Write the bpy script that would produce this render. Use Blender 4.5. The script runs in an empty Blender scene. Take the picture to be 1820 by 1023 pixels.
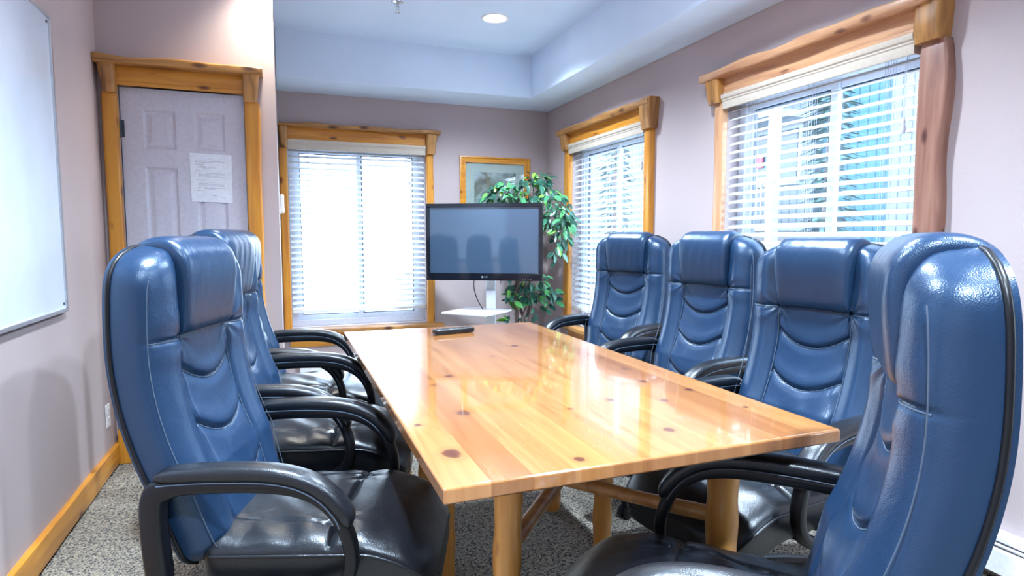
import bpy, bmesh, math, random
import numpy as np
from mathutils import Vector, Matrix
R = math.radians
scene = bpy.context.scene
COL = scene.collection
random.seed(7)

# ------------------------------------------------------------------ room numbers (metres)
XL, XR, YB, YD, YR = -0.888, 2.40, 5.38, 3.787, -2.3      # left, right, back, door wall, rear
XD = -0.02                                               # return wall beside the door
ZS, ZC = 2.42, 2.77                                      # soffit, tray ceiling
T = 0.16                                                 # wall thickness

# ------------------------------------------------------------------ materials
def newmat(name):
    m = bpy.data.materials.new(name); m.use_nodes = True
    nt = m.node_tree; nt.nodes.clear()
    out = nt.nodes.new('ShaderNodeOutputMaterial')
    return m, nt, out
def node(nt, typ, **kw):
    n = nt.nodes.new(typ)
    for k, v in kw.items():
        if hasattr(n, k): setattr(n, k, v)
        else: n.inputs[k].default_value = v
    return n
def L(nt, a, b): nt.links.new(a, b)
def principled(nt, out, color=None, rough=.5, spec=.5, metal=0, coat=0, coat_rough=.05):
    p = node(nt, 'ShaderNodeBsdfPrincipled')
    if color is not None: p.inputs['Base Color'].default_value = (*color, 1)
    p.inputs['Roughness'].default_value = rough
    p.inputs['Specular IOR Level'].default_value = spec
    p.inputs['Metallic'].default_value = metal
    p.inputs['Coat Weight'].default_value = coat
    p.inputs['Coat Roughness'].default_value = coat_rough
    L(nt, p.outputs[0], out.inputs[0])
    return p
def ramp(nt, stops):
    r = node(nt, 'ShaderNodeValToRGB'); e = r.color_ramp.elements
    while len(e) < len(stops): e.new(.5)
    for i, (p, c) in enumerate(stops):
        e[i].position = p; e[i].color = (*c, 1) if len(c) == 3 else c
    return r
def objcoord(nt, scale=(1, 1, 1), kind='Object'):
    tc = node(nt, 'ShaderNodeTexCoord'); mp = node(nt, 'ShaderNodeMapping')
    mp.inputs['Scale'].default_value = scale
    L(nt, tc.outputs[kind], mp.inputs[0]); return mp.outputs[0]
def bump(nt, p, height, strength, dist=.01):
    b = node(nt, 'ShaderNodeBump'); b.inputs['Strength'].default_value = strength; b.inputs['Distance'].default_value = dist
    L(nt, height, b.inputs['Height']); L(nt, b.outputs[0], p.inputs['Normal']); return b
def plain(name, color, rough=.5, spec=.5, metal=0, noise=0, nscale=60, coat=0):
    m, nt, out = newmat(name); p = principled(nt, out, color, rough, spec, metal, coat)
    n = node(nt, 'ShaderNodeTexNoise'); n.inputs['Scale'].default_value = nscale; n.inputs['Detail'].default_value = 4
    L(nt, objcoord(nt), n.inputs['Vector'])
    r = ramp(nt, [(.3, tuple(c*.93 for c in color)), (.7, tuple(min(1, c*1.05) for c in color))])
    L(nt, n.outputs[0], r.inputs[0]); L(nt, r.outputs[0], p.inputs['Base Color'])
    if noise: bump(nt, p, n.outputs[0], noise)
    return m
def pine(name, axis, light, dark, rough=.35, coat=.25, knots=1.0, spec=.5):
    m, nt, out = newmat(name); p = principled(nt, out, light, rough, spec, 0, coat, .15)
    sc = [16, 16, 16]; sc[axis] = 1.4
    v = objcoord(nt, tuple(sc))
    n = node(nt, 'ShaderNodeTexNoise'); n.inputs['Scale'].default_value = 1.6; n.inputs['Detail'].default_value = 6; n.inputs['Distortion'].default_value = .6
    L(nt, v, n.inputs['Vector'])
    r = ramp(nt, [(.25, dark), (.42, tuple((a+b)/2 for a, b in zip(light, dark))), (.6, light), (.85, tuple(min(1, a*1.15) for a in light))])
    L(nt, n.outputs[0], r.inputs[0])
    sk = [11, 11, 11]; sk[axis] = 4.2
    vk = objcoord(nt, tuple(sk))
    vo = node(nt, 'ShaderNodeTexVoronoi'); vo.inputs['Scale'].default_value = 1.0; vo.inputs['Randomness'].default_value = 1
    L(nt, vk, vo.inputs['Vector'])
    rk = ramp(nt, [(.06, (1, 1, 1)), (.12*knots, (.55, .55, .55)), (.17*knots, (0, 0, 0))])
    L(nt, vo.outputs['Distance'], rk.inputs[0])
    mx = node(nt, 'ShaderNodeMix', data_type='RGBA')
    L(nt, rk.outputs[0], mx.inputs[0]); L(nt, r.outputs[0], mx.inputs[6])
    mx.inputs[7].default_value = (dark[0]*.35, dark[1]*.25, dark[2]*.3, 1)
    L(nt, mx.outputs[2], p.inputs['Base Color'])
    bump(nt, p, n.outputs[0], .12, .004)
    return m
GOLD, GOLD_D = (.66, .285, .030), (.44, .145, .012)
PALE, PALE_D = (.60, .33, .17), (.38, .16, .08)
M = {}
for i, a in enumerate('xyz'):
    M['pine_' + a] = pine('pine_' + a, i, GOLD, GOLD_D)
    M['pale_' + a] = pine('pale_pine_' + a, i, PALE, PALE_D)
    M['log_' + a] = pine('log_' + a, i, (.50, .24, .065), (.16, .06, .02), .4, .2, 1.3)
M['rosy_z'] = pine('rosy_pine_z', 2, (.34, .17, .12), (.18, .07, .05), .4, .2)
M['legwood'] = pine('leg_wood', 2, (.62, .30, .07), (.42, .16, .03), .35, .3, .9)
M['beamwood'] = pine('beam_wood', 0, (.58, .29, .09), (.33, .13, .03), .4, .2, 1)

def wallmat(name, c):
    m, nt, out = newmat(name); p = principled(nt, out, c, .6, .3)
    n = node(nt, 'ShaderNodeTexNoise'); n.inputs['Scale'].default_value = 110; n.inputs['Detail'].default_value = 3
    L(nt, objcoord(nt), n.inputs['Vector'])
    n2 = node(nt, 'ShaderNodeTexNoise'); n2.inputs['Scale'].default_value = 2; L(nt, objcoord(nt), n2.inputs['Vector'])
    r = ramp(nt, [(.3, tuple(x*.97 for x in c)), (.7, tuple(x*1.03 for x in c))]); L(nt, n2.outputs[0], r.inputs[0]); L(nt, r.outputs[0], p.inputs['Base Color'])
    bump(nt, p, n.outputs[0], .12, .003); return m
M['wall'] = wallmat('wall_paint', (.47, .395, .40))
M['ceiling'] = wallmat('ceiling_paint', (.66, .78, .94))
M['white'] = plain('white_paint', (.78, .79, .82), .4)
M['door'] = plain('door_paint', (.60, .58, .66), .4)
M['vinyl'] = plain('window_vinyl', (.75, .77, .84), .35)
M['gasket'] = plain('window_gasket', (.04, .06, .09), .5)
M['slat'] = plain('blind_slat', (.74, .75, .75), .4)
M['valance'] = plain('blind_valance', (.56, .49, .41), .4)
M['cord'] = plain('cord', (.55, .57, .66), .6)
M['alu'] = plain('aluminium', (.62, .64, .68), .3, .5, .8)
M['board'] = plain('whiteboard', (.66, .74, .86), .12, .5, 0, 0, 3)
M['plastic'] = plain('black_plastic', (.004, .005, .008), .38, .4, 0, .02, 200)
M['gloss'] = plain('gloss_black', (.006, .008, .014), .08, .5)
M['screen'] = plain('screen_glass', (.05, .085, .14), .05, .9, 0, 0, 2)
M['chrome'] = plain('chrome', (.75, .76, .78), .18, .5, 1)
M['thread'] = plain('thread', (.07, .10, .15), .5)  # stitching, its tone lightened to carry the highlight along the seams
M['outwhite'] = plain('outlet_plastic', (.82, .82, .84), .35)
M['paper'] = plain('paper', (.80, .83, .90), .7)
M['ink'] = plain('ink', (.05, .06, .08), .8)
M['heater'] = plain('heater_enamel', (.76, .77, .80), .3)
M['heatdark'] = plain('heater_fins', (.05, .055, .07), .5)
M['standgrey'] = plain('stand_enamel', (.72, .75, .78), .3)
M['bark'] = plain('ficus_bark', (.16, .11, .10), .8, .3, 0, .5, 40)
M['pot'] = plain('basket', (.22, .12, .05), .7, .3, 0, .5, 40)
M['mesh_grey'] = plain('photo_mat', (.42, .46, .40), .5)

def leather(name, col, rough, tint):
    m, nt, out = newmat(name)
    p = principled(nt, out, col, rough, .6, 0, .1, .25)
    p.inputs['Specular Tint'].default_value = (*tint, 1)
    v = objcoord(nt)
    vo = node(nt, 'ShaderNodeTexVoronoi'); vo.inputs['Scale'].default_value = 420; L(nt, v, vo.inputs['Vector'])
    n = node(nt, 'ShaderNodeTexNoise'); n.inputs['Scale'].default_value = 14; n.inputs['Detail'].default_value = 3; n.inputs['Distortion'].default_value = .8
    L(nt, objcoord(nt, (1, 1, .6)), n.inputs['Vector'])
    ad = node(nt, 'ShaderNodeMath', operation='MULTIPLY_ADD'); L(nt, vo.outputs['Distance'], ad.inputs[0]); ad.inputs[1].default_value = .1
    mu = node(nt, 'ShaderNodeMath', operation='MULTIPLY'); mu.inputs[1].default_value = .8; L(nt, n.outputs[0], mu.inputs[0])
    L(nt, mu.outputs[0], ad.inputs[2])
    bump(nt, p, ad.outputs[0], .35, .008)
    return m
M['leather'] = leather('black_leather_blue_sheen', (.011, .033, .080), .30, (.7, .86, 1))  # blue sky reflection put into the black leather's base colour and tint
M['seat_leather'] = leather('black_leather', (.005, .006, .009), .31, (.85, .92, 1))

def carpet():
    m, nt, out = newmat('carpet'); p = principled(nt, out, (.3, .3, .3), .95, .1)
    v = objcoord(nt)
    vo = node(nt, 'ShaderNodeTexVoronoi'); vo.inputs['Scale'].default_value = 135; L(nt, v, vo.inputs['Vector'])
    r = ramp(nt, [(0, (.62, .57, .46)), (.45, (.48, .44, .36)), (.75, (.16, .155, .16)), (1, (.05, .05, .055))])
    L(nt, vo.outputs['Distance'], r.inputs[0])
    n = node(nt, 'ShaderNodeTexNoise'); n.inputs['Scale'].default_value = 60; n.inputs['Detail'].default_value = 2; L(nt, v, n.inputs['Vector'])
    r2 = ramp(nt, [(.35, (.62, .62, .66)), (.65, (1.0, .99, .95))]); L(nt, n.outputs[0], r2.inputs[0])
    mx = node(nt, 'ShaderNodeMix', data_type='RGBA', blend_type='MULTIPLY'); mx.inputs[0].default_value = 1
    L(nt, r.outputs[0], mx.inputs[6]); L(nt, r2.outputs[0], mx.inputs[7]); L(nt, mx.outputs[2], p.inputs['Base Color'])
    iv = node(nt, 'ShaderNodeMath', operation='SUBTRACT'); iv.inputs[0].default_value = 1; L(nt, vo.outputs['Distance'], iv.inputs[1])
    bump(nt, p, iv.outputs[0], .9, .01)
    return m
M['carpet'] = carpet()

KNOTS = [(.325, 1.225, .022), (.433, 1.509, .02), (.503, 1.933, .014), (.427, 1.831, .013), (.862, 1.483, .014), (.859, 1.198, .015), (1.002, 1.424, .012),
         (1.073, 1.641, .013), (1.145, 1.499, .013), (.911, 2.383, .014), (1.167, 2.92, .012), (.297, 1.448, .01), (.334, 1.683, .01), (1.114, 1.822, .01),
         (.713, 1.442, .009), (.568, 1.101, .012), (1.171, 1.287, .008), (1.147, 2.65, .008), (.75, 2.2, .008)]
def tabletop_mat():
    m, nt, out = newmat('glued_pine_top'); p = principled(nt, out, GOLD, .16, .6, 0, 1, .05); p.inputs['Coat IOR'].default_value = 1.65
    tc = node(nt, 'ShaderNodeTexCoord'); sx = node(nt, 'ShaderNodeSeparateXYZ'); L(nt, tc.outputs['Object'], sx.inputs[0])
    dv = node(nt, 'ShaderNodeMath', operation='DIVIDE'); dv.inputs[1].default_value = .089; L(nt, sx.outputs[0], dv.inputs[0])
    fl = node(nt, 'ShaderNodeMath', operation='FLOOR'); L(nt, dv.outputs[0], fl.inputs[0])
    wn = node(nt, 'ShaderNodeTexWhiteNoise', noise_dimensions='1D'); L(nt, fl.outputs[0], wn.inputs['W'])
    # grain
    cb = node(nt, 'ShaderNodeCombineXYZ'); mz = node(nt, 'ShaderNodeMath', operation='MULTIPLY'); mz.inputs[1].default_value = 37
    L(nt, fl.outputs[0], mz.inputs[0])
    mX = node(nt, 'ShaderNodeMath', operation='MULTIPLY'); mX.inputs[1].default_value = 30; L(nt, sx.outputs[0], mX.inputs[0])
    mY = node(nt, 'ShaderNodeMath', operation='MULTIPLY'); mY.inputs[1].default_value = 2.0; L(nt, sx.outputs[1], mY.inputs[0])
    L(nt, mX.outputs[0], cb.inputs[0]); L(nt, mY.outputs[0], cb.inputs[1]); L(nt, mz.outputs[0], cb.inputs[2])
    n = node(nt, 'ShaderNodeTexNoise'); n.inputs['Scale'].default_value = 1.2; n.inputs['Detail'].default_value = 6; n.inputs['Distortion'].default_value = .9
    L(nt, cb.outputs[0], n.inputs['Vector'])
    r = ramp(nt, [(.2, (.26, .095, .028)), (.4, (.35, .150, .050)), (.65, (.41, .190, .070)), (.9, (.46, .235, .10))]); L(nt, n.outputs[0], r.inputs[0])
    tint = ramp(nt, [(0, (.74, .64, .52)), (.5, (.98, .93, .85)), (1, (1.15, 1.14, 1.1))]); L(nt, wn.outputs['Value'], tint.inputs[0])
    mx = node(nt, 'ShaderNodeMix', data_type='RGBA', blend_type='MULTIPLY'); mx.inputs[0].default_value = 1
    L(nt, r.outputs[0], mx.inputs[6]); L(nt, tint.outputs[0], mx.inputs[7]); cur = mx.outputs[2]
    # plank seam
    fr = node(nt, 'ShaderNodeMath', operation='FRACT'); L(nt, dv.outputs[0], fr.inputs[0])
    ls = node(nt, 'ShaderNodeMath', operation='LESS_THAN'); ls.inputs[1].default_value = .012; L(nt, fr.outputs[0], ls.inputs[0])
    lm = node(nt, 'ShaderNodeMath', operation='MULTIPLY'); lm.inputs[1].default_value = .5; L(nt, ls.outputs[0], lm.inputs[0])
    ms = node(nt, 'ShaderNodeMix', data_type='RGBA'); L(nt, lm.outputs[0], ms.inputs[0]); L(nt, cur, ms.inputs[6]); ms.inputs[7].default_value = (.30, .12, .04, 1); cur = ms.outputs[2]
    # knots, each an ellipse stretched along the board
    best = None
    wob = node(nt, 'ShaderNodeTexNoise'); wob.inputs['Scale'].default_value = 45; L(nt, tc.outputs['Object'], wob.inputs['Vector'])
    for i, (kx, ky, kr) in enumerate(KNOTS):
        vm = node(nt, 'ShaderNodeVectorMath', operation='SUBTRACT'); L(nt, tc.outputs['Object'], vm.inputs[0]); vm.inputs[1].default_value = (kx, ky, 0)
        vs = node(nt, 'ShaderNodeVectorMath', operation='MULTIPLY'); L(nt, vm.outputs[0], vs.inputs[0]); vs.inputs[1].default_value = (1/kr, (.75 if i < 2 else .9)/kr, 0)
        ln = node(nt, 'ShaderNodeVectorMath', operation='LENGTH'); L(nt, vs.outputs[0], ln.inputs[0])
        if best is None: best = ln.outputs['Value']
        else:
            mn = node(nt, 'ShaderNodeMath', operation='MINIMUM'); L(nt, best, mn.inputs[0]); L(nt, ln.outputs['Value'], mn.inputs[1]); best = mn.outputs[0]
    ad = node(nt, 'ShaderNodeMath', operation='MULTIPLY_ADD'); ad.inputs[1].default_value = .7; L(nt, wob.outputs[0], ad.inputs[0]); L(nt, best, ad.inputs[2])
    kr_ = ramp(nt, [(0, (1, 1, 1)), (.28, (.85, .85, .85)), (.33, (.25, .25, .25)), (.6, (0, 0, 0))])
    hf = node(nt, 'ShaderNodeMath', operation='MULTIPLY'); hf.inputs[1].default_value = .25; L(nt, ad.outputs[0], hf.inputs[0]); L(nt, hf.outputs[0], kr_.inputs[0])
    mk = node(nt, 'ShaderNodeMix', data_type='RGBA'); L(nt, kr_.outputs[0], mk.inputs[0]); L(nt, cur, mk.inputs[6]); mk.inputs[7].default_value = (.07, .018, .014, 1)
    L(nt, mk.outputs[2], p.inputs['Base Color'])
    return m
M['tabletop'] = tabletop_mat()

def glassmat(name, tint=(1, 1, 1), refl=.06):
    m, nt, out = newmat(name)
    t = node(nt, 'ShaderNodeBsdfTransparent'); t.inputs[0].default_value = (*tint, 1)
    g = node(nt, 'ShaderNodeBsdfGlossy'); g.inputs['Roughness'].default_value = .01
    lw = node(nt, 'ShaderNodeLayerWeight'); lw.inputs['Blend'].default_value = .5
    pw = node(nt, 'ShaderNodeMath', operation='POWER'); L(nt, lw.outputs['Facing'], pw.inputs[0]); pw.inputs[1].default_value = 4
    fr = node(nt, 'ShaderNodeMath', operation='MULTIPLY_ADD'); L(nt, pw.outputs[0], fr.inputs[0]); fr.inputs[1].default_value = .85; fr.inputs[2].default_value = .04
    mx = node(nt, 'ShaderNodeMixShader'); L(nt, fr.outputs[0], mx.inputs[0]); L(nt, t.outputs[0], mx.inputs[1]); L(nt, g.outputs[0], mx.inputs[2])
    L(nt, mx.outputs[0], out.inputs[0]); return m
M['glass'] = glassmat('pane_glass', (.95, .98, 1))
def emis(name, c, s):
    m, nt, out = newmat(name); e = node(nt, 'ShaderNodeEmission'); e.inputs[0].default_value = (*c, 1); e.inputs[1].default_value = s
    L(nt, e.outputs[0], out.inputs[0]); return m
M['bulb'] = emis('lamp_bulb', (.92, .96, 1), 12)
def leafmat():
    m, nt, out = newmat('ficus_leaf'); p = principled(nt, out, (.05, .2, .06), .35, .5)
    at = node(nt, 'ShaderNodeAttribute', attribute_name='leaf_tone')
    r = ramp(nt, [(0, (.015, .07, .05)), (.4, (.035, .16, .10)), (.75, (.07, .28, .09)), (1, (.22, .55, .05))]); L(nt, at.outputs['Fac'], r.inputs[0])
    L(nt, r.outputs[0], p.inputs['Base Color']); return m
M['leaf'] = leafmat()

# ------------------------------------------------------------------ object helpers
BEVELLED = set()
def link(name, bm, mat, parent=None, smooth=True, recalc=True, sharp=None):
    if recalc: bmesh.ops.recalc_face_normals(bm, faces=bm.faces[:])
    wnm = id(bm) in BEVELLED; BEVELLED.discard(id(bm))
    me = bpy.data.meshes.new(name); bm.to_mesh(me); bm.free()
    for mt in (mat if isinstance(mat, (list, tuple)) else [mat]): me.materials.append(mt)
    if smooth:
        for p in me.polygons: p.use_smooth = True
        me.set_sharp_from_angle(angle=R(sharp or 40))
    o = bpy.data.objects.new(name, me); COL.objects.link(o)
    if wnm and smooth:
        md = o.modifiers.new('weighted_normals', 'WEIGHTED_NORMAL'); md.keep_sharp = True; md.weight = 100
    if parent is not None: o.parent = parent
    return o
def tag(o, label=None, cat=None, group=None, kind=None):
    if label: o['label'] = label
    if cat: o['category'] = cat
    if group: o['group'] = group
    if kind: o['kind'] = kind
    return o
def empty(name, loc=(0, 0, 0), rz=0):
    o = bpy.data.objects.new(name, None); COL.objects.link(o); o.location = loc; o.rotation_euler = (0, 0, rz)
    o.empty_display_size = .1; return o
def structure(name, label, cat, loc=(0, 0, 0)):
    return tag(empty(name, loc), label, cat, None, 'structure')
def box(bm, a, b, bev=0, seg=2):
    x0, y0, z0 = a; x1, y1, z1 = b
    x0, x1 = min(x0, x1), max(x0, x1); y0, y1 = min(y0, y1), max(y0, y1); z0, z1 = min(z0, z1), max(z0, z1)
    vs = [bm.verts.new(p) for p in ((x0, y0, z0), (x1, y0, z0), (x1, y1, z0), (x0, y1, z0), (x0, y0, z1), (x1, y0, z1), (x1, y1, z1), (x0, y1, z1))]
    fs = [bm.faces.new([vs[i] for i in f]) for f in ((3, 2, 1, 0), (4, 5, 6, 7), (0, 1, 5, 4), (1, 2, 6, 5), (2, 3, 7, 6), (3, 0, 4, 7))]
    if bev:
        BEVELLED.add(id(bm))
        es = list({e for f in fs for e in f.edges})
        bmesh.ops.bevel(bm, geom=es, offset=bev, segments=seg, affect='EDGES', profile=.5)
    return vs
def xform(bm, start, f):
    bm.verts.ensure_lookup_table()
    for v in bm.verts[start:]: v.co = f(v.co)
def rings(bm, rs, closed=True, cap=True, loop=False):
    """connect a list of rings (lists of points)"""
    vr = [[bm.verts.new(p) for p in r] for r in rs]
    n = len(rs[0]); m = len(vr)
    for i in range(m if loop else m-1):
        a, b = vr[i], vr[(i+1) % m]
        for j in range(n if closed else n-1):
            k = (j+1) % n
            try: bm.faces.new((a[j], a[k], b[k], b[j]))
            except ValueError: pass
    if cap and closed and not loop:
        bm.faces.new(vr[0][::-1]); bm.faces.new(vr[-1])
    return vr
def tube(bm, pts, r, n=8, loop=False, up=None, sx=1, sy=1, power=2, cap=True):
    """sweep an elliptic/superelliptic section along a polyline; r number or list"""
    P = [Vector(p) for p in pts]; m = len(P); rs = []
    nrm = Vector(up) if up else None
    for i in range(m):
        if loop: t = (P[(i+1) % m] - P[i-1]).normalized()
        else: t = (P[min(i+1, m-1)] - P[max(i-1, 0)]).normalized()
        if nrm is None:
            nrm = t.orthogonal().normalized()
        if up: s = t.cross(Vector(up)).normalized(); u = s.cross(t).normalized()
        else:
            nrm = (nrm - t*nrm.dot(t)).normalized(); u = nrm; s = t.cross(u)
        rr = r[i] if isinstance(r, (list, tuple)) else r
        ring = []
        for k in range(n):
            a = 2*math.pi*k/n; c, d = math.cos(a), math.sin(a)
            c = math.copysign(abs(c)**(2/power), c); d = math.copysign(abs(d)**(2/power), d)
            ring.append(P[i] + s*(c*rr*sx) + u*(d*rr*sy))
        rs.append(ring)
    return rings(bm, rs, True, cap, loop)
def lathe(bm, prof, n=24, center=(0, 0)):
    rs = [[(center[0]+r*math.cos(2*math.pi*k/n), center[1]+r*math.sin(2*math.pi*k/n), z) for k in range(n)] for r, z in prof]
    return rings(bm, rs)
def cyl(bm, a, b, r0, r1=None, n=16):
    return tube(bm, [a, b], [r0, r0 if r1 is None else r1], n)
def spline(pts, n):
    """Catmull-Rom resample"""
    P = [np.array(p, float) for p in pts]; P = [2*P[0]-P[1]] + P + [2*P[-1]-P[-2]]
    out = []; m = len(P)-3
    for i in range(n):
        s = i/(n-1)*m; k = min(int(s), m-1); t = s-k
        a, b, c, d = P[k:k+4]
        out.append(.5*((2*b)+(c-a)*t+(2*a-5*b+4*c-d)*t*t+(3*b-a-3*c+d)*t**3))
    return out
def wobble(seed, amp, freq=6):
    rg = random.Random(seed); ks = [(rg.uniform(.5, 1.6)*freq, rg.uniform(0, 6.28), rg.uniform(.3, 1)) for _ in range(5)]
    tot = sum(k[2] for k in ks)
    return lambda t: amp*sum(k[2]*math.sin(k[0]*t+k[1]) for k in ks)/tot*1.6
# wall frames: (u along the wall, n out of the wall, z)
F_BACK = lambda u, n, z: Vector((u, YB-n, z))
F_RIGHT = lambda u, n, z: Vector((XR-n, u, z))
F_LEFT = lambda u, n, z: Vector((XL+n, u, z))
F_DOOR = lambda u, n, z: Vector((u, YD-n, z))
def member(bm, F, axis, p0, p1, a0, a1, n0, n1, wl=None, wh=None, wn=None, r=.012, st=40):
    """a length of timber on a wall; wl / wh / wn wobble the low edge, the high edge and the face"""
    z = lambda t: 0
    wl, wh, wn = wl or z, wh or z, wn or z
    rs = []
    for i in range(st+1):
        p = p0 + (p1-p0)*i/st
        A0 = (a0(p) if callable(a0) else a0) + wl(p); A1 = (a1(p) if callable(a1) else a1) + wh(p); N1 = (n1(p) if callable(n1) else n1) + wn(p)
        e = r*(1 if 0 < i < st else .5)
        ring = []
        def corner(cx, cy, q):
            for k in range(5):
                a = math.pi/2*(q + k/4); ring.append((cx+e*math.cos(a), cy+e*math.sin(a)))
        sh = 0 if 0 < i < st else min(.003, r*.3)
        ring.append((A0+sh, n0)); ring.append((A1-sh, n0))
        corner(A1-e-sh, N1-e-sh, 0); corner(A0+e+sh, N1-e-sh, 1)
        rs.append([F(p, n, a) if axis == 'h' else F(a, n, p) for a, n in ring])
    rings(bm, rs)
def fbox(bm, F, u0, u1, n0, n1, z0, z1, bev=0):
    s = len(bm.verts); box(bm, (u0, n0, z0), (u1, n1, z1), bev); xform(bm, s, lambda c: F(c.x, c.y, c.z))
def fpoly_prism(bm, F, prof, u0, u1):
    """profile of (n, z) swept along u"""
    rings(bm, [[F(u, n, z) for n, z in prof] for u in (u0, u1)])

# ------------------------------------------------------------------ shell
def wall(name, F, u0, u1, z1, holes, label, mat='wall'):
    """one wall mesh with rectangular openings, thickness outwards"""
    bm = bmesh.new(); cur = u0
    for (h0, h1, b, t) in sorted(holes):
        fbox(bm, F, cur, h0, -T, 0, 0, z1)
        if b > 0: fbox(bm, F, h0, h1, -T, 0, 0, b)
        fbox(bm, F, h0, h1, -T, 0, t, z1)
        cur = h1
    fbox(bm, F, cur, u1, -T, 0, 0, z1)
    return tag(link(name, bm, M[mat], None, False), label, 'wall', None, 'structure')
W1 = (.05, 1.202, .465, 2.036); W2 = (3.655, 4.836, .465, 2.038); W3 = (1.728, 2.855, .465, 2.04); W4 = (-1.2, -.05, .465, 2.04)  # W4 is an unseen opening, added to let in more daylight
DOOR = (-.797, -.186, 0, 2.032)
wall('wall_back', F_BACK, XD-T, XR+T, ZC+.1, [W1], 'taupe back wall around the window behind the television')
wall('wall_right', F_RIGHT, YR-T, YB, ZC+.1, [W2, W3, W4], 'taupe right wall with the two blinded windows')
wall('wall_left', F_LEFT, YR-T, YD, ZC+.1, [], 'taupe left wall carrying the whiteboard')
wall('wall_door', F_DOOR, XL-T, XD, ZC+.1, [DOOR], 'taupe wall around the white panel door')
wall('wall_return', lambda u, n, z: Vector((XD+n, u, z)), YD+T, YB, ZC+.1, [], 'narrow side of the door wall beside the back window')
bm = bmesh.new(); box(bm, (XL-T, YR-T, 0), (XR+T, YR, ZC+.1))
tag(link('wall_rear', bm, M['wall'], None, False), 'taupe wall behind the camera', 'wall', None, 'structure')
bm = bmesh.new(); box(bm, (XL-T, YR-T, -.1), (XR+T, YB+T, 0))
tag(link('floor', bm, M['carpet'], None, False), 'grey and beige loop pile carpet', 'floor', None, 'structure')
bm = bmesh.new()
box(bm, (XL-T, YR-T, ZC), (XR+T, YB+T, ZC+.12))
box(bm, (XD, 4.90, ZS), (XR, YB, ZC+.02), .012)
box(bm, (2.03, YR, ZS), (XR, 4.905, ZC+.02), .012)
box(bm, (XL, YR, ZS), (2.035, YR+.5, ZC+.02), .012)
tag(link('ceiling', bm, M['ceiling'], None, True), 'pale stippled tray ceiling with a dropped border', 'ceiling', None, 'structure')

# baseboards with a natural waney top edge
def baseboard(name, F, u0, u1, label, seed, mat, top=.122):
    bm = bmesh.new(); member(bm, F, 'h', u0, u1, .012, top, 0, .022, None, wobble(seed, .007, 5), wobble(seed+1, .002, 7), .006, 80)
    return tag(link(name, bm, M[mat]), label, 'baseboard', None, 'structure')
baseboard('baseboard_left', F_LEFT, YR, YD-.001, 'pine baseboard with a wavy top edge along the left wall', 3, 'pine_y')

# ------------------------------------------------------------------ log style casings
def casing(name, F, op, label, seed, slab, jl, jr, cl, cr, pal='pine', ax='x', door=False, jw=.0):
    """op opening; slab (u0,u1,z0,z1); jl/jr jamb (u0,u1); cl/cr capital (u0,u1,z0,z1)"""
    u0, u1, z0, z1 = op
    root = structure(name, label, 'casing', F((u0+u1)/2, 0, 0 if door else z0))
    inv = root.location.copy()
    G = lambda u, n, z: F(u, n, z) - inv
    bm = bmesh.new(); member(bm, G, 'h', slab[0], slab[1], slab[2], slab[3], 0, .098, wobble(seed, .003, 9), wobble(seed+1, .006, 12), wobble(seed+2, .008, 9), .012, 60)
    link('head_slab', bm, M['log_'+ax if pal == 'pine' else 'pale_'+ax], root)
    bm = bmesh.new(); member(bm, G, 'h', u0, u1, z1-.004, slab[2]+.003, 0, .032, None, None, None, .003, 8)
    member(bm, G, 'h', u0, u1, z1-.004, z1+.018, 0, .036, None, None, None, .003, 8)
    link('head_board', bm, M[pal+'_'+ax], root)
    for k, (c, j) in enumerate(((cl, jl), (cr, jr))):
        s = -1 if k == 0 else 1
        h = c[3]-c[2]
        fl = lambda z, c=c: ((z-c[2])/(c[3]-c[2]))
        bm = bmesh.new()
        lo = (lambda z, c=c, fl=fl: c[0] + (.018*(1-fl(z)) if c is cl else 0))
        hi = (lambda z, c=c, fl=fl: c[1] - (.018*(1-fl(z)) if c is cr else 0))
        nn = (lambda z, fl=fl: .070 + .018*fl(z))
        member(bm, G, 'v', c[2], c[3], lo, hi, 0, nn, wobble(seed+5+k, .002, 20), wobble(seed+7+k, .002, 20), wobble(seed+8+k, .004, 25), .018, 16)
        link('capital', bm, M['log_z'], root)
        bm = bmesh.new()
        w = wobble(seed+11+k, .007 if pal == 'pine' else .015, 7 if pal == 'pine' else 9)
        out = (w, None) if k == 0 else (None, w)
        if j[1]-j[0] < .08: out = (None, None) if k == 0 else (None, wobble(seed+3, .003, 6))
        member(bm, G, 'v', (0 if door else z0-.012), c[2]+.004, j[0], j[1], 0, .042, out[0], out[1], wobble(seed+13+k, .004, 6), .014, 50)
        if door:
            jb = bmesh.new(); fbox(jb, G, j[0]-.006, j[1]+.002, 0, .052, 0, .19, .006); link('plinth_block', jb, M['pine_z'], root)
        link('jamb', bm, M['rosy_z' if pal == 'pale' and k == 0 else ('pale' if pal == 'pale' else 'pine')+'_z'], root)
    if not door:
        bm = bmesh.new(); member(bm, G, 'h', slab[0], slab[1]+.02, z0-.05, z0-.008, 0, .095, wobble(seed+20, .004, 10), wobble(seed+21, .003, 9), wobble(seed+22, .008, 8), .012, 60)
        link('sill', bm, M['log_'+ax], root)
        bm = bmesh.new(); member(bm, G, 'h', u0-.02, u1+.02, z0-.165, z0-.05, 0, .026, wobble(seed+23, .004, 5), None, None, .004, 30)
        link('apron', bm, M[pal+'_'+ax], root)
    return root
casing('trim_1', F_BACK, W1, 'rustic pine log casing around the back window', 101, (-.018, 1.325, 2.13, 2.165), (-.018, .047), (1.205, 1.272), (-.018, .052, 1.96, 2.134), (1.203, 1.30, 1.963, 2.134), 'pine', 'x')
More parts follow.
